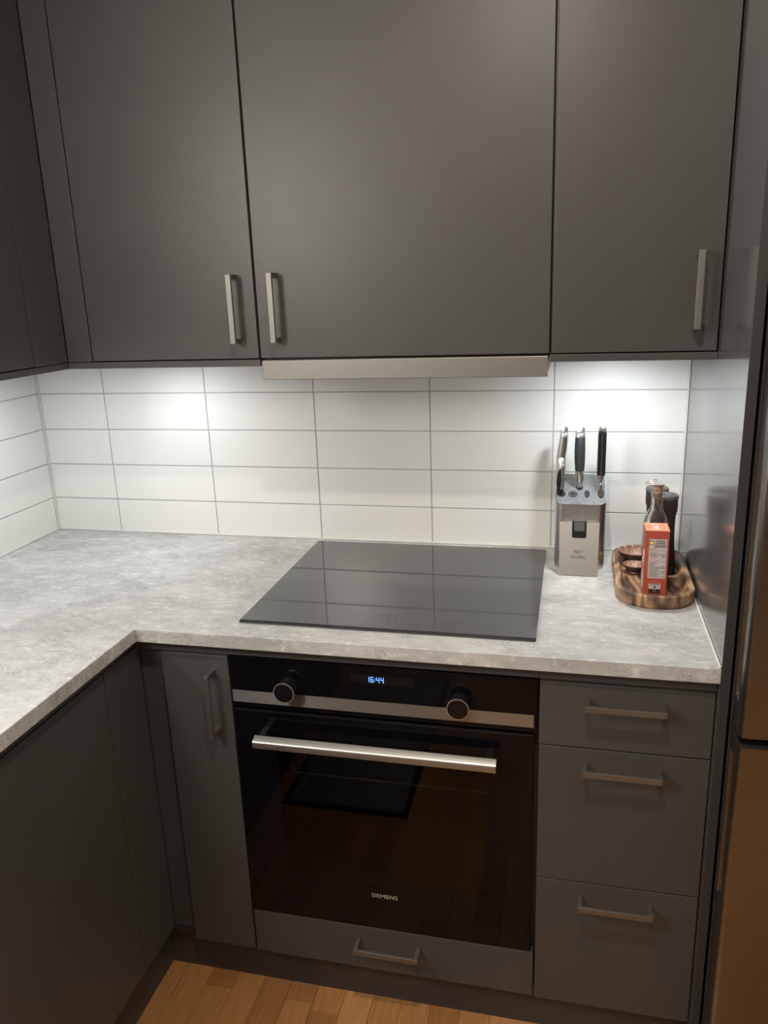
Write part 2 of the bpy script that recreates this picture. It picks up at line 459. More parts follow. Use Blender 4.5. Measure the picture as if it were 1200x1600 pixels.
# ------------------------------------------------------------------ extractor hood
t = thing('extractor_hood', 'slim built-in extractor hood with brushed steel front edge over the hob', 'extractor hood', (0.907, -0.17, 1.3665))
obj('body', B1(0.6110, 1.2030, -0.3275, -0.006, 1.3720, 1.4085), 'enamel', t)
obj('front_strip', B1(0.6095, 1.2035, -0.3450, -0.3280, 1.3665, 1.4068, bev=0.0012), 'steel_hood', t)
bm = bmesh.new()
for a in (0.640, 0.912):
    bx(bm, a, a + 0.262, -0.300, -0.06, 1.3700, 1.3719)
obj('grease_filter', bm, 'steel', t)

# ------------------------------------------------------------------ tall side panel
t = thing('side_panel', 'tall dark grey side panel between worktop and refrigerator', 'panel', (XR + 0.008, -0.31, 0))
obj('board', B1(XR, XR + 0.0160, -0.6192, -0.0005, 0.0, CEIL - 0.002), 'panel', t)
obj('front_edge', B1(XR, XR + 0.0160, -0.6200, -0.6193, 0.0, CEIL - 0.002, bev=0.0003, seg=1), 'lamedge', t)

# ------------------------------------------------------------------ base cabinets, back run
BF, BB = -0.602, -0.584
t = thing('base_cabinet', 'narrow dark grey base cabinet with one tall door left of the oven', 'cabinet', (0.48, -0.30, 0.113))
obj('body', B1(0.364, 0.5915, -0.5815, -0.02, 0.1135, 0.8710), 'edge', t)
obj('filler_strip', B1(0.3835, 0.4405, -0.5835, -0.5818, 0.1320, 0.8458), 'lam', t)
obj('top_rail', B1(0.3835, 0.5915, -0.5990, -0.5818, 0.8462, 0.8710, bev=0.0005), 'lam', t)
d = obj('door', B1(0.4430, 0.5905, BF, BB, 0.1190, 0.8440, bev=0.0012), 'lam', t)
bar_handle(d, 0.5550, 0.7420, BF, 0.140)

t = thing('oven_cabinet', 'dark grey cabinet housing the oven with a shallow drawer below it', 'cabinet', (0.90, -0.30, 0.113))
bm = bmesh.new()
bx(bm, 0.5920, 0.6030, -0.5815, -0.02, 0.1135, 0.8710); bx(bm, 1.1970, 1.2075, -0.5815, -0.02, 0.1135, 0.8710)
bx(bm, 0.6035, 1.1965, -0.5815, -0.02, 0.1135, 0.2260)
obj('body', bm, 'edge', t)
obj('top_rail', B1(0.5920, 1.2075, -0.5990, -0.5818, 0.8470, 0.8710, bev=0.0005), 'lam', t)
d = obj('drawer', B1(0.5945, 1.2055, BF, BB, 0.1165, 0.2265, bev=0.0012), 'lam', t)
bar_handle(d, 0.9005, 0.1880, BF, 0.140, vertical=False)

t = thing('drawer_cabinet', 'dark grey base cabinet with three drawers right of the oven', 'cabinet', (1.36, -0.30, 0.113))
obj('body', B1(1.2080, 1.5115, -0.5815, -0.02, 0.1135, 0.8710), 'edge', t)
obj('top_rail', B1(1.2080, 1.5115, -0.5990, -0.5818, 0.8462, 0.8710, bev=0.0005), 'lam', t)
for z0, z1, hz in ((0.7125, 0.8435, 0.8110), (0.4145, 0.7100, 0.6775), (0.1140, 0.4120, 0.3790)):
    d = obj('drawer', B1(1.2090, 1.5105, BF, BB, z0, z1, bev=0.0012), 'lam', t)
    bar_handle(d, 1.3585, hz, BF, 0.139, vertical=False)

# ------------------------------------------------------------------ base cabinets, left run
def base_left(label, y0, y1, door, filler=None):
    t = thing('base_cabinet', label, 'cabinet', (0.1, (y0 + y1) / 2, 0.113))
    obj('body', B1(XL + 0.001, 0.3620, y0, y1, 0.1135, 0.8710), 'edge', t)
    obj('top_rail', B1(0.3622, 0.3790, y0, min(y1, -0.585), 0.8462, 0.8710), 'lam', t)
    d = obj('door', B1(0.3640, 0.3820, door[0], door[1], 0.1300, 0.8435, bev=0.0012), 'lam', t)
    bar_handle(d, door[0] + 0.045, 0.760, 0.3820, 0.140, axis='x')
    if filler: obj('filler_strip', B1(0.3640, 0.3820, filler[0], filler[1], 0.1300, 0.8450, bev=0.0008), 'lam', t)
base_left('dark grey corner base cabinet at the left, under the worktop corner', -1.1660, -0.002, (-1.1645, -0.7170), (-0.7145, -0.5840))
base_left('dark grey left base cabinet, second from the worktop corner', -1.6165, -1.1670, (-1.6150, -1.1680))
base_left('dark grey left base cabinet, farthest from the worktop corner', -2.0660, -1.6175, (-2.0650, -1.6185))

# ------------------------------------------------------------------ worktops
def prism(pts, z0, z1, bev=0.0):
    bm = bmesh.new()
    loft(bm, [[(x, y, z0) for x, y in pts], [(x, y, z1) for x, y in pts]])
    bmesh.ops.recalc_face_normals(bm, faces=bm.faces)
    if bev:
        es = [e for e in bm.edges if abs(e.verts[0].co.z - e.verts[1].co.z) < 1e-6]
        bmesh.ops.bevel(bm, geom=es, offset=bev, segments=3, affect='EDGES', profile=0.5)
    return bm
CX, CY = 0.4035, -0.6225
o = obj('worktop', prism([(XL + .0005, -0.0005), (XL + .0005, -0.6050), (0.3640, -0.6050), (CX - 0.001, CY + 0.0005), (CX, CY), (1.5118, -0.6205), (1.5118, -0.0005)], 0.8715, TOP, 0.0016), 'conc', at=(0.65, -0.31, 0.8715))
tag(o, 'light grey concrete-look worktop carrying the hob', 'worktop')
o2 = obj('worktop', prism([(XL + .0005, -0.6060), (XL + .0005, -2.0750), (CX, -2.0750), (CX, CY - 0.0004), (0.3642, -0.6060)], 0.8715, TOP, 0.0016), 'conc2', at=(0.1, -1.34, 0.8715))
tag(o2, 'light grey concrete-look worktop along the left wall', 'worktop')

# ------------------------------------------------------------------ hob
t = thing('hob', 'flat black glass induction hob set on the worktop below the hood', 'hob', (0.90, -0.295, TOP))
HX0, HX1, HY0, HY1 = 0.6030, 1.1985, -0.5610, -0.0300
bm = bmesh.new()
loft(bm, [[(x, y, 0.9001) for x, y in rrect((HX0 + HX1) / 2, (HY0 + HY1) / 2, (HX1 - HX0) / 2, (HY1 - HY0) / 2, 0.003, 3)],
          [(x, y, 0.9022) for x, y in rrect((HX0 + HX1) / 2, (HY0 + HY1) / 2, (HX1 - HX0) / 2, (HY1 - HY0) / 2, 0.003, 3)],
          [(x, y, 0.9045) for x, y in rrect((HX0 + HX1) / 2, (HY0 + HY1) / 2 + 0.0035, (HX1 - HX0) / 2 - 0.0006, (HY1 - HY0) / 2 - 0.0042, 0.003, 3)]])
obj('glass_plate', bm, 'hobglass', t)
bm = bmesh.new()
loft(bm, [[(HX0 + .001, HY0 + .0012, 0.90225), (HX1 - .001, HY0 + .0012, 0.90225), (HX1 - .001, HY0 + .0076, 0.9046), (HX0 + .001, HY0 + .0076, 0.9046)],
          [(HX0 + .001, HY0 + .0010, 0.9027), (HX1 - .001, HY0 + .0010, 0.9027), (HX1 - .001, HY0 + .0078, 0.9048), (HX0 + .001, HY0 + .0078, 0.9048)]])
obj('bevelled_edge', bm, 'hobedge', t)
text('logo', 'SIEMENS', 0.0085, 'print', t, (0.8980, -0.4900, 0.9047), Matrix.Identity(3), ext=0.0001, sx=1.15)
def ring_flat(bm, cx, cy, z, r, wdt=0.0006, n=48):
    a = [bm.verts.new(p) for p in circ(cx, cy, z, r, n=n)]; b = [bm.verts.new(p) for p in circ(cx, cy, z, r - wdt, n=n)]
    for i in range(n):
        j = (i + 1) % n; bm.faces.new((a[i], a[j], b[j], b[i]))
for (x, y) in ((0.880, -0.520), (0.915, -0.523), (0.93, -0.518), (0.90, -0.515)):
    obj('touch_marking', B1(x - .0015, x + .0015, y - .0012, y + .0012, 0.90455, 0.9047), 'print', t)
# ------------------------------------------------------------------ oven
t = thing('oven', 'black built-in oven with steel handle bar and two round knobs', 'oven', (0.90, -0.30, 0.2275))
bm = bmesh.new()
bx(bm, 0.6045, 1.1955, -0.5800, -0.06, 0.7150, 0.8400); bx(bm, 0.6045, 1.1955, -0.5800, -0.06, 0.2280, 0.2900)
bx(bm, 0.6045, 0.6700, -0.5800, -0.06, 0.2900, 0.7150); bx(bm, 1.1300, 1.1955, -0.5800, -0.06, 0.2900, 0.7150)
bx(bm, 0.6700, 1.1300, -0.1200, -0.06, 0.2900, 0.7150)
obj('cavity', bm, 'enamel', t)
cp = obj('control_panel', B1(0.5940, 1.2045, BF, -0.5810, 0.7350, 0.8450, bev=0.0010), 'blackglass', t)
obj('steel_strip', B1(0.5955, 1.1990, BF - 0.0010, BF, 0.7450, 0.7715), 'steel_h', cp)
obj('display', B1(0.8450, 0.9720, BF - 0.0003, BF, 0.8085, 0.8275), 'display', cp)
# seven segment clock 16:44
SEG = {'1': 'bc', '6': 'acdefg', '4': 'bcfg'}
def digit(bm, ch, x, z, w_, h_, tk):
    y0, y1 = BF - 0.0006, BF - 0.0003
    s = SEG[ch]
    if 'a' in s: bx(bm, x, x + w_, y0, y1, z + h_ - tk, z + h_)
    if 'g' in s: bx(bm, x, x + w_, y0, y1, z + h_ / 2 - tk / 2, z + h_ / 2 + tk / 2)
    if 'd' in s: bx(bm, x, x + w_, y0, y1, z, z + tk)
    if 'f' in s: bx(bm, x, x + tk, y0, y1, z + h_ / 2, z + h_)
    if 'e' in s: bx(bm, x, x + tk, y0, y1, z, z + h_ / 2)
    if 'b' in s: bx(bm, x + w_ - tk, x + w_, y0, y1, z + h_ / 2, z + h_)
    if 'c' in s: bx(bm, x + w_ - tk, x + w_, y0, y1, z, z + h_ / 2)
bm = bmesh.new(); zc = 0.8120; dw, dh, tk = 0.0060, 0.0115, 0.0013
digit(bm, '1', 0.8790, zc, dw, dh, tk); digit(bm, '6', 0.8875, zc, dw, dh, tk)
bx(bm, 0.8955, 0.8968, BF - 0.0006, BF - 0.0003, zc + 0.007, zc + 0.0083); bx(bm, 0.8955, 0.8968, BF - 0.0006, BF - 0.0003, zc + 0.0032, zc + 0.0045)
digit(bm, '4', 0.8990, zc, dw, dh, tk); digit(bm, '4', 0.9075, zc, dw, dh, tk)
obj('clock_digits', bm, 'led', cp, label='glowing blue digits reading 16:44')
bm = bmesh.new()
for k in range(7): obj('symbol', B1(0.86 + k * 0.016, 0.869 + k * 0.016, BF - 0.0003, BF, 0.7895, 0.7903), 'display', cp)
for (sx, sz) in ((0.7265, 0.8255), (1.0660, 0.8250)):
    bm = bmesh.new()
    for a in ((-.005, .005, -.005, -.0044), (-.005, .005, .0044, .005), (-.005, -.0044, -.005, .005), (.0044, .005, -.005, .005)):
        bx(bm, sx + a[0], sx + a[1], BF - 0.0003, BF, sz + a[2], sz + a[3])
    obj('symbol', bm, 'display', cp)
for kx, kz in ((0.7170, 0.7880), (1.0605, 0.7855)):
    def ry_ring(r, y, n=40): return [(kx + r * math.cos(2 * PI * i / n), y, kz + r * math.sin(2 * PI * i / n)) for i in range(n)]
    k = obj('knob', loft(bmesh.new(), [ry_ring(0.0195, BF), ry_ring(0.0195, BF - 0.013), ry_ring(0.0180, BF - 0.0135), ry_ring(0.0180, BF - 0.0145), ry_ring(0.0205, BF - 0.015), ry_ring(0.0205, BF - 0.0280)]), 'polish', t, smooth=True)
    k.data.materials[0] = M['blackplastic']
    bm = bmesh.new(); n = 40
    A = [bm.verts.new(p) for p in ry_ring(0.0211, BF - 0.0262)]; B_ = [bm.verts.new(p) for p in ry_ring(0.0211, BF - 0.0290)]; C_ = [bm.verts.new(p) for p in ry_ring(0.0198, BF - 0.0290)]
    for i in range(n):
        j = (i + 1) % n; bm.faces.new((A[i], A[j], B_[j], B_[i])); bm.faces.new((B_[i], B_[j], C_[j], C_[i]))
    obj('knob_rim', bm, 'knobrim', k, smooth=True)
    obj('knob_face', loft(bmesh.new(), [ry_ring(0.0197, BF - 0.0279), ry_ring(0.0197, BF - 0.0284)]), 'knobface', k)
# door: black glass border round a tinted window
WX0, WX1, WZ0, WZ1 = 0.6820, 1.1140, 0.3430, 0.6750
DX0, DX1, DZ0, DZ1 = 0.5945, 1.1990, 0.2290, 0.7300
bm = bmesh.new()
bx(bm, DX0, WX0, BF, BB, DZ0, DZ1); bx(bm, WX1, DX1, BF, BB, DZ0, DZ1)
bx(bm, WX0, WX1, BF, BB, DZ0, WZ0); bx(bm, WX0, WX1, BF, BB, WZ1, DZ1)
door = obj('door', bm, 'blackglass', t)
obj('window_pane', B1(WX0 + .0002, WX1 - .0002, BF, BF + 0.004, WZ0 + .0002, WZ1 - .0002), 'pane', door)
obj('top_trim', B1(DX0 + .001, DX1 - .001, BF - 0.0012, BF, 0.7255, 0.7300), 'blackplastic', door)
# handle bar: flattened D profile along x
def hprof(x):
    y0, z0 = -0.6500, 0.6700
    P = [(0.0, 0.001), (0.0, 0.0125), (0.0010, 0.0145), (0.0025, 0.0158), (0.0150, 0.0215), (0.0165, 0.0205), (0.0165, 0.0030), (0.0150, 0.0), (0.0015, 0.0)]
    return [(x, y0 + a, z0 + b_) for a, b_ in P]
obj('handle_bar', loft(bmesh.new(), [hprof(0.6500), hprof(1.1330)]), 'steel', door, smooth=True)
for hx in (0.6580, 1.1130):
    obj('handle_mount', B1(hx, hx + 0.014, -0.6350, BF, 0.675, 0.693, bev=0.001), 'blackplastic', door)
text('logo', 'SIEMENS', 0.0132, 'silverprint', door, (0.8965, BF - 0.0002, 0.3120), FRONT, sx=1.16)
# inner glass frame and the rack inside
bm = bmesh.new()
r1 = bmesh.new()
RZ = 0.560
tube(r1, [(0.690, -0.555, RZ + 0.018), (0.696, -0.555, RZ + 0.010), (0.702, -0.555, RZ), (1.108, -0.555, RZ), (1.110, -0.555, RZ + 0.022)], 0.0022, 6)
tube(r1, [(0.690, -0.20, RZ), (1.110, -0.20, RZ)], 0.0022, 6)
tube(r1, [(0.690, -0.555, RZ + .018), (0.690, -0.20, RZ)], 0.002, 6); tube(r1, [(1.110, -0.555, RZ + 0.022), (1.110, -0.20, RZ)], 0.002, 6)
for k in range(21):
    x = 0.712 + k * 0.0193
    tube(r1, [(x, -0.5555, RZ + 0.0035), (x, -0.20, RZ + 0.0035)], 0.0011, 5)
obj('wire_rack', r1, 'wire', t)
for k in range(4):
    z = 0.36 + k * 0.085
    for sx, x in ((1, 0.6705), (-1, 1.1295)):
        rr = bmesh.new(); tube(rr, [(x + sx * .006, -0.55, z), (x + sx * .006, -0.14, z)], 0.0025, 6)
        obj('side_rail', rr, 'wire', t)
bm = bmesh.new()
TZ = 0.452
bx(bm, 0.6820, 1.1180, -0.545, -0.17, TZ - 0.012, TZ - 0.010)
bx(bm, 0.6820, 1.1180, -0.548, -0.541, TZ - 0.012, TZ + 0.002); bx(bm, 0.6820, 1.1180, -0.175, -0.168, TZ - 0.012, TZ + 0.002)
obj('baking_tray', bm, 'tin', t)

# ------------------------------------------------------------------ refrigerator
t = thing('refrigerator', 'stainless steel fridge freezer at the right edge beside the tall panel', 'refrigerator', (1.84, -0.34, 0.0))
FX0, FX1, FYB, FYF = 1.5325, 2.1300, -0.6350, -0.6950
obj('body', B1(FX0 + 0.002, FX1, -0.6290, -0.03, 0.012, 1.930, bev=0.002), 'fside', t)
def fprof(z, dep=0.0, zt=None, dx=0.0):
    rr = 0.010; P = [(FX1, FYB), (FX0, FYB), (FX0, -0.6440), (FX0 + dep, -0.6460), (FX0 + dep, -0.6700), (FX0, -0.6720), (FX0, FYF + rr)]
    for k in range(1, 6):
        a = PI + (PI / 2) * k / 5
        P.append((FX0 + rr + rr * math.cos(a), FYF + rr + rr * math.sin(a)))
    P += [(FX1 - 0.004, FYF), (FX1, FYF + 0.004)]
    return [(x, y, z if zt is None else zt(y)) for x, y in P]
def fdoor(rings):
    return obj('door', loft(bmesh.new(), rings), 'fridge', t, smooth=True)
topf = lambda y: 0.7975 + (y - FYF) * 0.42
d1 = fdoor([fprof(0.8160), fprof(0.868), fprof(0.884, 0.014), fprof(1.283, 0.014), fprof(1.299), fprof(1.930)])
d2 = fdoor([fprof(0.060), fprof(0.470), fprof(0.486, 0.014), fprof(0.752, 0.014), fprof(0.766), fprof(0, zt=topf)])
for dd, z0, z1 in ((d1, 0.876, 1.291), (d2, 0.478, 0.760)):
    obj('grip_recess', B1(FX0 + 0.0141 - 0.0008, FX0 + 0.0150, -0.6690, -0.6470, z0 + .008, z1 - .008), 'gasket', dd)
obj('gasket', B1(FX0 + 0.006, FX1 - 0.004, -0.6348, -0.6295, 0.065, 1.925), 'gasket', t)

# ------------------------------------------------------------------ lamps
def ceiling_lamp(x, y, power, label):
    t = thing('ceiling_light', label, 'ceiling light', (x, y, CEIL - 0.012))
    bm = bmesh.new(); loft(bm, [circ(x, y, CEIL - 0.0002, 0.045), circ(x, y, CEIL - 0.008, 0.045), circ(x, y, CEIL - 0.012, 0.040)])
    obj('housing', bm, 'whitemetal', t)
    obj('lens', loft(bmesh.new(), [circ(x, y, CEIL - 0.0120, 0.030), circ(x, y, CEIL - 0.0135, 0.028)]), 'lampface', t)
    l = bpy.data.lights.new('ceiling_lamp_light', 'AREA'); l.shape = 'DISK'; l.size = 0.06; l.energy = power; l.color = WARM
    lo = bpy.data.objects.new('ceiling_lamp_light', l); COL.objects.link(lo); lo.parent = t; lo.location = (0, 0, -0.006)
ceiling_lamp(*CEILING_LAMPS[0], 'small round ceiling spotlight above the floor in front of the oven')
gx, gy, gz, gp = FILL_GLOBE
t = thing('fill_globe', 'unseen round fill globe added over the floor left of the viewer', 'lamp', (gx, gy, gz))  # added glowing globe on a cord, a fill with no known lamp behind it
bm = bmesh.new(); bmesh.ops.create_uvsphere(bm, u_segments=32, v_segments=20, radius=0.20); bmesh.ops.translate(bm, verts=bm.verts, vec=(gx, gy, gz))
obj('globe', bm, mat('fill_globe_glow', (0.8, 0.8, 0.8), 0.5, emit=(1.0, 0.93, 0.85), es=gp / 2.0), t, smooth=True)
obj('added_cord', tube(bmesh.new(), [(gx, gy, gz + 0.20), (gx, gy, CEIL - 0.001)], 0.004, 8), 'blackplastic', t)
def puck(x, y, power, label, zb=ZB):
    t = thing('under_cabinet_light', label, 'light', (x, y, zb - 0.009))
    obj('housing', loft(bmesh.new(), [circ(x, y, zb - 0.0003, 0.032), circ(x, y, zb - 0.007, 0.032), circ(x, y, zb - 0.009, 0.029)]), 'whitemetal', t, smooth=True)
    obj('lens', loft(bmesh.new(), [circ(x, y, zb - 0.009, 0.024), circ(x, y, zb - 0.0098, 0.023)]), 'puckface', t)
    l = bpy.data.lights.new('puck_light', 'AREA'); l.shape = 'DISK'; l.size = 0.046; l.energy = power; l.color = COOL
    lo = bpy.data.objects.new('puck_light', l); COL.objects.link(lo); lo.parent = t; lo.location = (0, 0, -0.004)
puck(*PUCKS[0], 'small round light under the wall cabinet left of the hood')
puck(*PUCKS[1], 'small round light under the wall cabinet above the knife block')
puck(*PUCKS[2], 'small round light under the left wall cabinets, far from the corner')
puck(*PUCKS[3], 'small round fill light added under the left wall cabinets, near the corner')  # added puck, only there to lift the dim left wall tiles

# ------------------------------------------------------------------ knife block
KX, KY0, KY1 = 1.2765, -0.1500, -0.0300
KH = (1.3340 - 1.2190) / 2
def ktop(y, off=0.0): return 1.0560 + (y - KY0) * 0.36 + off
t = thing('knife_block', 'brushed steel knife block with a slanted front plate on the worktop', 'knife block', (KX, -0.09, TOP))
kc, kh = (KY0 + KY1) / 2, (KY1 - KY0) / 2
foot = rrect(KX, kc, KH - 0.0015, kh, 0.020, 8); rim = rrect(KX, kc, KH, kh, 0.020, 8)
bm = loft(bmesh.new(), [[(x, y, TOP + .0003) for x, y in foot], [(x, y, ktop(y)) for x, y in rim], [(x, y, ktop(y)) for x, y in rrect(KX, kc, KH - .0018, kh - .0018, 0.0185, 8)], [(x, y, ktop(y, -.002)) for x, y in rrect(KX, kc, KH - .0018, kh - .0018, 0.0185, 8)]])
obj('body', bm, 'steel_v', t, smooth=True)
ins = rrect(KX, kc, KH - .0022, kh - .0022, 0.018, 8)
obj('top_insert', loft(bmesh.new(), [[(x, y, ktop(y, -.0019)) for x, y in ins], [(x, y, ktop(y, -.0003)) for x, y in ins]]), 'blocktop', t)
# slanted front plate with a notch (polygon in plate coordinates, u across, v up)
PB, PT = Vector((0, -0.1965, TOP + 0.0005)), Vector((0, -0.1530, 1.0150))
def plate_pt(u, v, d): 
    dirv = (PT - PB); nrm = Vector((0, -dirv.z, dirv.y)).normalized()
    return tuple(Vector((1.2750 + u, 0, 0)) + PB + dirv * v + nrm * d)
hw0, hw1 = 0.0420, 0.0445
nt_ = [(-hw0, 0), (hw0, 0), (hw1, 1), (0.016, 1)] + [(0.016 - 0.004 + 0.004 * math.cos(a), 0.70 + 0.03 - 0.03 * math.sin(a)) for a in [0, PI / 6, PI / 3, PI / 2]]
nt_ += [(-0.016 + 0.004 - 0.004 * math.sin(a), 0.73 - 0.03 * math.cos(a)) for a in [0, PI / 6, PI / 3, PI / 2]] + [(-0.016, 1), (-hw1, 1)]
fp = obj('front_plate', loft(bmesh.new(), [[plate_pt(u, v, 0) for u, v in nt_], [plate_pt(u, v, 0.0016) for u, v in nt_]]), 'steel', t)
ub = [(-0.016, 1.0), (-0.016, 0.73), (-0.0148, 0.709), (-0.012, 0.70), (0.012, 0.70), (0.0148, 0.709), (0.016, 0.73), (0.016, 1.0)]
inn = [(-0.0118, 1.0), (-0.0118, 0.86), (-0.0110, 0.835), (-0.0090, 0.825), (0.0090, 0.825), (0.0110, 0.835), (0.0118, 0.86), (0.0118, 1.0)]
bm = bmesh.new()
for d0, d1 in ((0.0002, 0.0020),):
    A = [bm.verts.new(plate_pt(u, v, d0)) for u, v in ub]; B_ = [bm.verts.new(plate_pt(u, v, d0)) for u, v in inn]
    C_ = [bm.verts.new(plate_pt(u, v, d1)) for u, v in ub]; D_ = [bm.verts.new(plate_pt(u, v, d1)) for u, v in inn]
    for i in range(7):
        bm.faces.new((A[i], A[i + 1], B_[i + 1], B_[i])); bm.faces.new((C_[i], C_[i + 1], D_[i + 1], D_[i]))
        bm.faces.new((A[i], A[i + 1], C_[i + 1], C_[i])); bm.faces.new((B_[i], B_[i + 1], D_[i + 1], D_[i]))
obj('notch_trim', bm, 'blackplastic', fp)
obj('plate_back', loft(bmesh.new(), [[plate_pt(u, v, -0.0008) for u, v in ((-0.0405, .01), (0.0405, .01), (0.043, 1.0), (-0.043, 1.0))], [plate_pt(u, v, -0.0002) for u, v in ((-0.0405, .01), (0.0405, .01), (0.043, 1.0), (-0.043, 1.0))]]), 'fside', fp)
dv = (PT - PB).normalized(); nv = Vector((0, -dv.z, dv.y)).normalized()
PR = Matrix(((1, 0, 0), (0, dv.y, nv.y), (0, dv.z, nv.z)))
text('lettering', 'GLOBAL', 0.0098, 'steelprint', fp, plate_pt(-0.001, 0.345, 0.0018), PR, ext=0.0001, sx=0.95, bold=0.00022)
text('emblem', '-B&TF', 0.0098, 'steelprint', fp, plate_pt(-0.001, 0.44, 0.0018), PR, ext=0.0001, sx=0.85, bold=0.00022)
# empty slots of the block
def slot(cx, cy, rx, ry, rimmed):
    ring = lambda a, b, dz: [(cx + a * math.cos(q), cy + b * math.sin(q), ktop(cy + b * math.sin(q), dz)) for q in [2 * PI * i / 24 for i in range(24)]]
    obj('slot', loft(bmesh.new(), [ring(rx, ry, -.0004), ring(rx, ry, .0006)]), 'gasket', t)
    if rimmed:
        bm = bmesh.new(); A = [bm.verts.new(p) for p in ring(rx * .82, ry * .82, .0008)]; B_ = [bm.verts.new(p) for p in ring(rx * .6, ry * .6, .0010)]
        for i in range(24): j = (i + 1) % 24; bm.faces.new((A[i], A[j], B_[j], B_[i]))
        obj('slot_rim', bm, 'milllid', t)
slot(1.2585, -0.112, 0.0105, 0.0115, True)
slot(1.2905, -0.110, 0.0058, 0.0140, False)
slot(1.2735, -0.0850, 0.0080, 0.0110, False)
slot(1.3215, -0.1080, 0.0070, 0.0170, False)
slot(1.2305, -0.0640, 0.0080, 0.0110, False)
slot(1.2335, -0.1120, 0.0085, 0.0110, False)

def oval(prof, n=20):
    """prof: list of (x, y, z, rx, ry)"""
    return loft(bmesh.new(), [circ(x, y, z, rx, ry, n) for x, y, z, rx, ry in prof])
def slant_end(x, y, z0, z1, rx, ry, t, k=0.85):
    n = 24
    def ring(s, z, kk):
        return [(x + rx * s * math.cos(2 * PI * i / n), y + ry * s * math.sin(2 * PI * i / n), z + kk * ry * s * math.sin(2 * PI * i / n)) for i in range(n)]
    return obj('end_cap', loft(bmesh.new(), [ring(1, z0, 0), ring(.97, z1, k * .95), ring(.90, z1 + .0012, k), ring(.74, z1 + .0004, k), ring(.4, z1 - .0020, k)]), 'steel_cap', t, smooth=True)
# 1: tall steel knife, rear left, curved hollow-end handle
def lerp_prof(p, z): 
    return p
x, y = 1.2305, -0.0640; zb = ktop(y) + 0.0007
t = thing('kitchen_knife', 'all-steel knife with a tall curved handle, rear left slot of the block', 'knife', (x, y, zb), 'knives in the block')
obj('handle', oval([(x, y, zb + .012, .0060, .0085), (x - .001, y, zb + .030, .0090, .010), (x - .001, y, zb + .060, .0112, .0125), (x + .002, y, zb + .085, .0110, .0120), (x + .0045, y - .001, zb + .1085, .0094, .0098)]), 'steel_v', t, smooth=True)
slant_end(x + .0045, y - .001, zb + .1085, zb + .1230, .0094, .0098, t)
obj('bolster', oval([(x, y, zb, .0045, .0065), (x, y, zb + .012, .0060, .0085)]), 'polish', t, smooth=True)
# 2: black grip
x, y = 1.2735, -0.0850; zb = ktop(y) + 0.0007
t = thing('kitchen_knife', 'knife with a thick black grip and steel ends, second from the left', 'knife', (x, y, zb), 'knives in the block')
obj('bolster', oval([(x, y, zb, .0062, .0085), (x, y, zb + .010, .0066, .0095), (x - .0005, y, zb + .028, .0095, .0125), (x - .001, y, zb + .040, .0102, .0130)]), 'polish', t, smooth=True)
obj('handle', oval([(x - .001, y, zb + .040, .0104, .0132), (x - .0015, y, zb + .060, .0118, .0145), (x - .002, y, zb + .085, .0122, .0148), (x - .002, y, zb + .110, .0116, .0142), (x - .002, y, zb + .119, .0112, .0110)]), 'rubber', t, smooth=True)
slant_end(x - .002, y, zb + .1192, zb + .1340, .0110, .0108, t)
# 3: riveted knife, right
x, y = 1.3205, -0.1010; zb = ktop(y) + 0.0015
t = thing('kitchen_knife', 'classic knife with black scales and steel spine, rightmost in the block', 'knife', (x, y, zb), 'knives in the block')
def rbar(x0, x1, y0, y1, z0, z1, b=0.002): return B1(x0, x1, y0, y1, z0, z1, bev=b, seg=3)
obj('blade', B1(x - .0030, x + .0030, y - .0235, y + .012, zb - .0065, zb + .022, bev=0.0008), 'wire', t)
obj('bolster', oval([(x, y - .002, zb + .018, .0034, .012), (x, y - .002, zb + .027, .0052, .0125), (x - .0005, y - .002, zb + .036, .0085, .0125), (x - .0005, y - .002, zb + .040, .0088, .0125)]), 'polish', t, smooth=True)
obj('handle_scale', rbar(x - .0098, x - .0022, y - .014, y + .012, zb + .040, zb + .1420), 'blackplastic', t)
obj('handle_scale', rbar(x + .0008, x + .0084, y - .014, y + .012, zb + .040, zb + .1420), 'blackplastic', t)
obj('tang', B1(x - .0022, x + .0008, y - .0142, y + .0118, zb + .040, zb + .1425), 'wire', t)
obj('end_cap', B1(x - .0094, x + .0080, y - .0138, y + .0115, zb + .1427, zb + .1520, bev=0.004, seg=4), 'polish', t, smooth=True)
for q in (0.060, 0.092, 0.122):
    obj('rivet', B1(x - .0101, x - .0097, y - .003, y + .001, zb + q, zb + q + .004), 'polish', t)
# 4: small knife, front left
x, y = 1.2335 - 0.004, -0.1120; zb = ktop(y) + 0.0007
t = thing('kitchen_knife', 'short steel knife with a dark slim handle, front left slot of the block', 'knife', (x, y, zb), 'knives in the block')
obj('bolster', oval([(x, y, zb, .0072, .0075), (x, y, zb + .012, .0086, .0090)]), 'blackplastic', t, smooth=True)
obj('handle', oval([(x, y, zb + .012, .0086, .0090), (x - .0005, y, zb + .030, .0102, .0105), (x, y, zb + .052, .0096, .0100), (x + .0022, y, zb + .064, .0082, .0085)]), 'steel_v', t, smooth=True)
slant_end(x + .0022, y, zb + .0640, zb + .0760, .0082, .0085, t)
obj('grip_inlay', oval([(x - .0030, y - .0080, zb + .006, .0030, .0018), (x - .0034, y - .0098, zb + .028, .0055, .0022), (x - .0026, y - .0092, zb + .050, .0044, .0022), (x - .001, y - .0078, zb + .061, .0018, .0014)]), 'blackplastic', t, smooth=True)

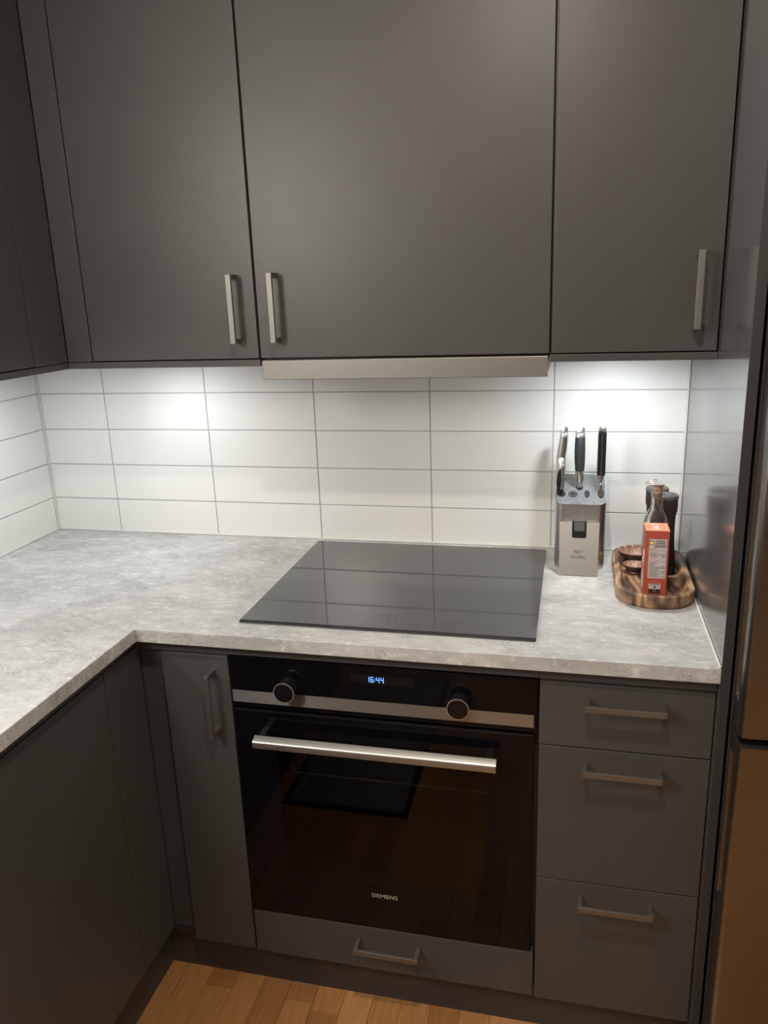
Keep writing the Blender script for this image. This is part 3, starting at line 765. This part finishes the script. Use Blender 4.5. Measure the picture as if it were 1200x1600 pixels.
# ------------------------------------------------------------------ wooden tray
TX, TY, HXt, HYt = 1.4300, -0.2065, 0.0785, 0.1690
rg = lambda d, r, z: [(x, y, z) for x, y in rrect(TX, TY, HXt - d, HYt - d, r, 10)]
bm = loft(bmesh.new(), [rg(0.006, 0.064, TOP + .0004), rg(0.0, 0.070, TOP + .008), rg(0.0, 0.070, TOP + .0275), rg(0.0015, 0.0685, TOP + .0290), rg(0.0115, 0.0585, TOP + .0290), rg(0.0135, 0.0565, TOP + .0275), rg(0.0200, 0.050, TOP + .0140), rg(0.0260, 0.044, TOP + .0115)])
o = obj('serving_tray', bm, 'acacia', at=(TX, TY, TOP), smooth=True)
tag(o, 'oval acacia wood tray with raised rim holding the condiments', 'tray')
TF = TOP + 0.0118          # floor of the tray

# bowls
def bowl(name, cx, cy, rx, ry, z0, h, label, tipped=False):
    n = 36
    def ring(s, z):
        P = []
        for i in range(n):
            q = 2 * PI * i / n; c_, s_ = math.cos(q), math.sin(q)
            e = 1.0
            if tipped: s_ = math.copysign(abs(s_) ** 1.45, s_)
            P.append((cx + rx * s * c_, cy + ry * s * s_, z))
        return P
    t = thing(name, label, 'bowl', (cx, cy, z0), 'small wooden bowls in the tray')
    obj('outside', loft(bmesh.new(), [ring(.62, z0), ring(.68, z0 + h * .10), ring(.60, z0 + h * .28), ring(.80, z0 + h * .55), ring(.97, z0 + h * .9), ring(1.0, z0 + h), ring(.93, z0 + h)], (True, False)), 'bowlwood', t, smooth=True)
    obj('inside', loft(bmesh.new(), [ring(.93, z0 + h), ring(.86, z0 + h * .8), ring(.70, z0 + h * .55), ring(.45, z0 + h * .42), ring(.1, z0 + h * .38)], (False, True)), 'bowlin', t, smooth=True)
bowl('wooden_bowl', 1.4030, -0.1180, 0.0400, 0.0300, TF, 0.0260, 'dark wooden pointed oval bowl at the back left of the tray', True)
bowl('wooden_bowl', 1.3975, -0.1880, 0.0265, 0.0255, TF, 0.0200, 'smaller dark wooden bowl in the tray, left of the orange carton')

# carton
t = thing('carton', 'tall orange-red food carton with a white printed label, in the tray', 'carton', (1.4290, -0.2900, TF))
CX0, CX1, CYF, CYB, CZ = 1.4055, 1.4515, -0.3190, -0.2620, 1.0500
obj('box', B1(CX0, CX1, CYF, CYB, TF, CZ, bev=0.0005, seg=1), 'carton', t)
e = 0.0003
obj('top_flap', B1(CX0 - .0003, CX1 + .0006, CYF - .0006, CYB, CZ, CZ + .0006), 'carton_top', t)
def fpz(f): return TF + (CZ - TF) * f
lb = obj('nutrition_label', B1(CX0 + .0075, CX1 - .0040, CYF - e, CYF, fpz(.262), fpz(.875)), 'label', t)
bm = bmesh.new(); bmr = bmesh.new()
for k in range(4):
    zz = fpz(.855 - .030 * k); bx(bm, CX0 + .0210 - .0012 * k, CX1 - .0075 + .0008 * k, CYF - 2 * e, CYF - e, zz - .0021, zz)
for k in range(21):
    zz = fpz(.725 - .0215 * k)
    rowb = bmr if k in (1, 2, 6, 7, 8, 9) else bm
    a = CX0 + .0095; ln = random.uniform(.010, .026)
    bx(rowb, a, a + ln, CYF - 2 * e, CYF - e, zz - .0009, zz)
    if random.random() < .75: bx(bm, CX1 - .0085 - random.uniform(.001, .006), CX1 - .0060, CYF - 2 * e, CYF - e, zz - .0009, zz)
obj('printed_lines', bm, 'ink', lb); obj('red_lines', bmr, 'inkred', lb)
obj('emblem_ground', B1(CX0 + .0080, CX0 + .0165, CYF - 2 * e, CYF - e, fpz(.785), fpz(.850)), 'ink', lb)
yc = lambda r, y, cx, cz, n=20: [(cx + r * math.cos(2 * PI * i / n), y, cz + r * math.sin(2 * PI * i / n)) for i in range(n)]
obj('round_emblem', loft(bmesh.new(), [yc(.0036, CYF - 2 * e, CX0 + .01225, fpz(.8175)), yc(.0036, CYF - 3 * e, CX0 + .01225, fpz(.8175))]), 'yellow', lb)
obj('pictogram_top', B1(CX0 + .0110, CX0 + .0345, CYF - e, CYF, fpz(.090), fpz(.172)), 'label', t)
obj('pictogram_base', B1(CX0 + .0110, CX0 + .0345, CYF - e, CYF, fpz(.020), fpz(.0895)), 'inkblack', t)
bm = bmesh.new(); bx(bm, CX0 + .0212, CX0 + .0246, CYF - 2 * e, CYF - e, fpz(.105), fpz(.140))
bx(bm, CX0 + .0140, CX0 + .0310, CYF - 2 * e, CYF - e, fpz(.158), fpz(.164)); obj('pictogram', bm, 'inkblack', t)
bm = bmesh.new(); bx(bm, CX0 + .008, CX0 + .037, CYF - e, CYF, fpz(.186), fpz(.191)); bx(bm, CX0 + .010, CX0 + .034, CYF - e, CYF, fpz(.205), fpz(.209))
n_ = 16
A = [bm.verts.new(p) for p in yc(.0022, CYF - 2 * e, CX0 + .0228, fpz(.062), n_)]; B_ = [bm.verts.new(p) for p in yc(.0014, CYF - 2 * e, CX0 + .0228, fpz(.062), n_)]
for i in range(n_): j = (i + 1) % n_; bm.faces.new((A[i], A[j], B_[j], B_[i]))
obj('fine_print', bm, 'inkred', t)
text('lettering', 'SALT', 0.019, 'white', t, ((CX0 + CX1) / 2 - .001, (CYF + CYB) / 2, CZ + .0008), Matrix.Rotation(PI / 2, 3, 'Z'), ext=0.0001)
bm = bmesh.new()
for (a, b, c_, d_) in ((CX0 + .003, CX1 - .004, CYB - .0085, CYB - .0078), (CX0 + .003, CX1 - .004, CYF + .0085, CYF + .0092), (CX1 - .0047, CX1 - .004, CYF + .009, CYB - .008)):
    bx(bm, a, b, c_, d_, CZ + .0006, CZ + .0008)
obj('frame_line', bm, 'white', t)
obj('emblem', loft(bmesh.new(), [circ(CX1 - .0125, -0.2905, CZ + .0006, .0045, .009, 20), circ(CX1 - .0125, -0.2905, CZ + .0009, .0045, .009, 20)]), 'inkred', t)
# left side of the carton: white lettering and a pale disc
SIDE = Matrix(((0, 0, -1), (-1, 0, 0), (0, 1, 0)))
text('side_lettering', 'Salt', 0.030, 'white', t, (CX0 - .0002, (CYF + CYB) / 2, fpz(.52)), SIDE @ Matrix.Rotation(math.radians(60), 3, 'Z'), ext=0.0001)
xr = lambda x, cy, cz, ry, rz, n=28: [(x, cy + ry * math.cos(2 * PI * i / n), cz + rz * math.sin(2 * PI * i / n)) for i in range(n)]
obj('side_disc', loft(bmesh.new(), [xr(CX0, -0.2870, fpz(.175), .0245, .0200), xr(CX0 - e, -0.2870, fpz(.175), .0245, .0200)]), 'label', t)
obj('side_emblem', loft(bmesh.new(), [xr(CX0, -0.2950, fpz(.85), .010, .0075), xr(CX0 - e, -0.2950, fpz(.85), .010, .0075)]), 'milllid', t)

# glass bottle
BX, BY = 1.4325, -0.2330
t = thing('glass_bottle', 'clear glass bottle with a cork stopper behind the orange carton', 'bottle', (BX, BY, TF))
def bring(hw, r, z): return [(x, y, z) for x, y in rrect(BX, BY, hw, hw, min(r, hw * .999), 6)]
outer = [bring(.022, .008, TF), bring(.0255, .008, TF + .003), bring(.0262, .008, TF + .110), bring(.0258, .009, TF + .126), bring(.0235, .010, TF + .139), bring(.0185, .0105, TF + .152), bring(.0140, .0105, TF + .161), bring(.0126, .0120, TF + .168), bring(.0124, .0122, TF + .190), bring(.0142, .0141, TF + .1915), bring(.0144, .0143, TF + .1965), bring(.0128, .0127, TF + .198)]
inner = [bring(.0096, .0095, TF + .198), bring(.0096, .0095, TF + .172), bring(.0110, .0085, TF + .160), bring(.0165, .0085, TF + .149), bring(.0210, .008, TF + .136), bring(.0232, .007, TF + .122), bring(.0232, .006, TF + .010), bring(.020, .006, TF + .006)]
body = obj('bottle_body', loft(bmesh.new(), outer + inner), 'glass', t, smooth=True)
obj('contents', loft(bmesh.new(), [bring(.0195, .006, TF + .0065), bring(.0225, .006, TF + .011), bring(.0225, .006, TF + .095)]), 'oil', t, smooth=True)
zk = TF + .187
ck = obj('cork', loft(bmesh.new(), [circ(BX, BY, zk, .0090), circ(BX, BY, zk + .010, .0094), circ(BX, BY, zk + .026, .0102)]), 'cork', t, smooth=True)
obj('stopper_cap', loft(bmesh.new(), [circ(BX + .001, BY, zk + .0262, .0122), circ(BX + .001, BY, zk + .0280, .0124), circ(BX + .001, BY, zk + .0290, .010)]), 'polish', ck, smooth=True)
rp = []
for i in range(28):
    q = 2 * PI * i / 28
    rp.append((BX - .0135 + .0120 * math.cos(q), BY + .0110 * math.sin(q), zk + .0335 + .0040 * math.cos(q)))
obj('stopper_ring', tube(bmesh.new(), rp, 0.0009, 6, closed=True), 'wire', ck, smooth=True)

# mills
def mill(cx, cy, label, h=0.180):
    t = thing('pepper_mill', label, 'mill', (cx, cy, TF), 'dark waisted mills in the tray')
    z = lambda f: TF + h * f
    obj('base', loft(bmesh.new(), [circ(cx, cy, z(0), .0265), circ(cx, cy, z(.02), .0275), circ(cx, cy, z(.13), .0275), circ(cx, cy, z(.145), .0262)]), 'blackplastic', t, smooth=True)
    obj('body', loft(bmesh.new(), [circ(cx, cy, z(.145), .0262), circ(cx, cy, z(.25), .0240), circ(cx, cy, z(.42), .0215), circ(cx, cy, z(.58), .0205), circ(cx, cy, z(.70), .0210), circ(cx, cy, z(.755), .0218), circ(cx, cy, z(.785), .0240), circ(cx, cy, z(.86), .0246), circ(cx, cy, z(.94), .0240)]), 'millbody', t, smooth=True)
    obj('lid', loft(bmesh.new(), [circ(cx, cy, z(.94), .0240), circ(cx, cy, z(.945), .0252), circ(cx, cy, z(.975), .0252), circ(cx, cy, z(.99), .0235), circ(cx, cy, z(.982), .0190), circ(cx, cy, z(.99), .0160), circ(cx, cy, z(1.0), .0100)]), 'milllid', t, smooth=True)
mill(1.4580, -0.1720, 'dark brown waisted mill right behind the glass bottle')
mill(1.4440, -0.1110, 'dark brown waisted mill farthest back in the tray by the tiles')

# repeats share a group
GROUPS = {'wall_cabinet': 'wall cabinets round the corner', 'hood_cabinet': 'wall cabinets round the corner', 'base_cabinet': 'base cabinets under the worktops',
          'worktop': 'concrete-look worktops', 'under_cabinet_light': 'lights under the wall cabinets'}
for o in COL.objects:
    base = o.name.split('.')[0]
    if o.parent is None and base in GROUPS: o['group'] = GROUPS[base]
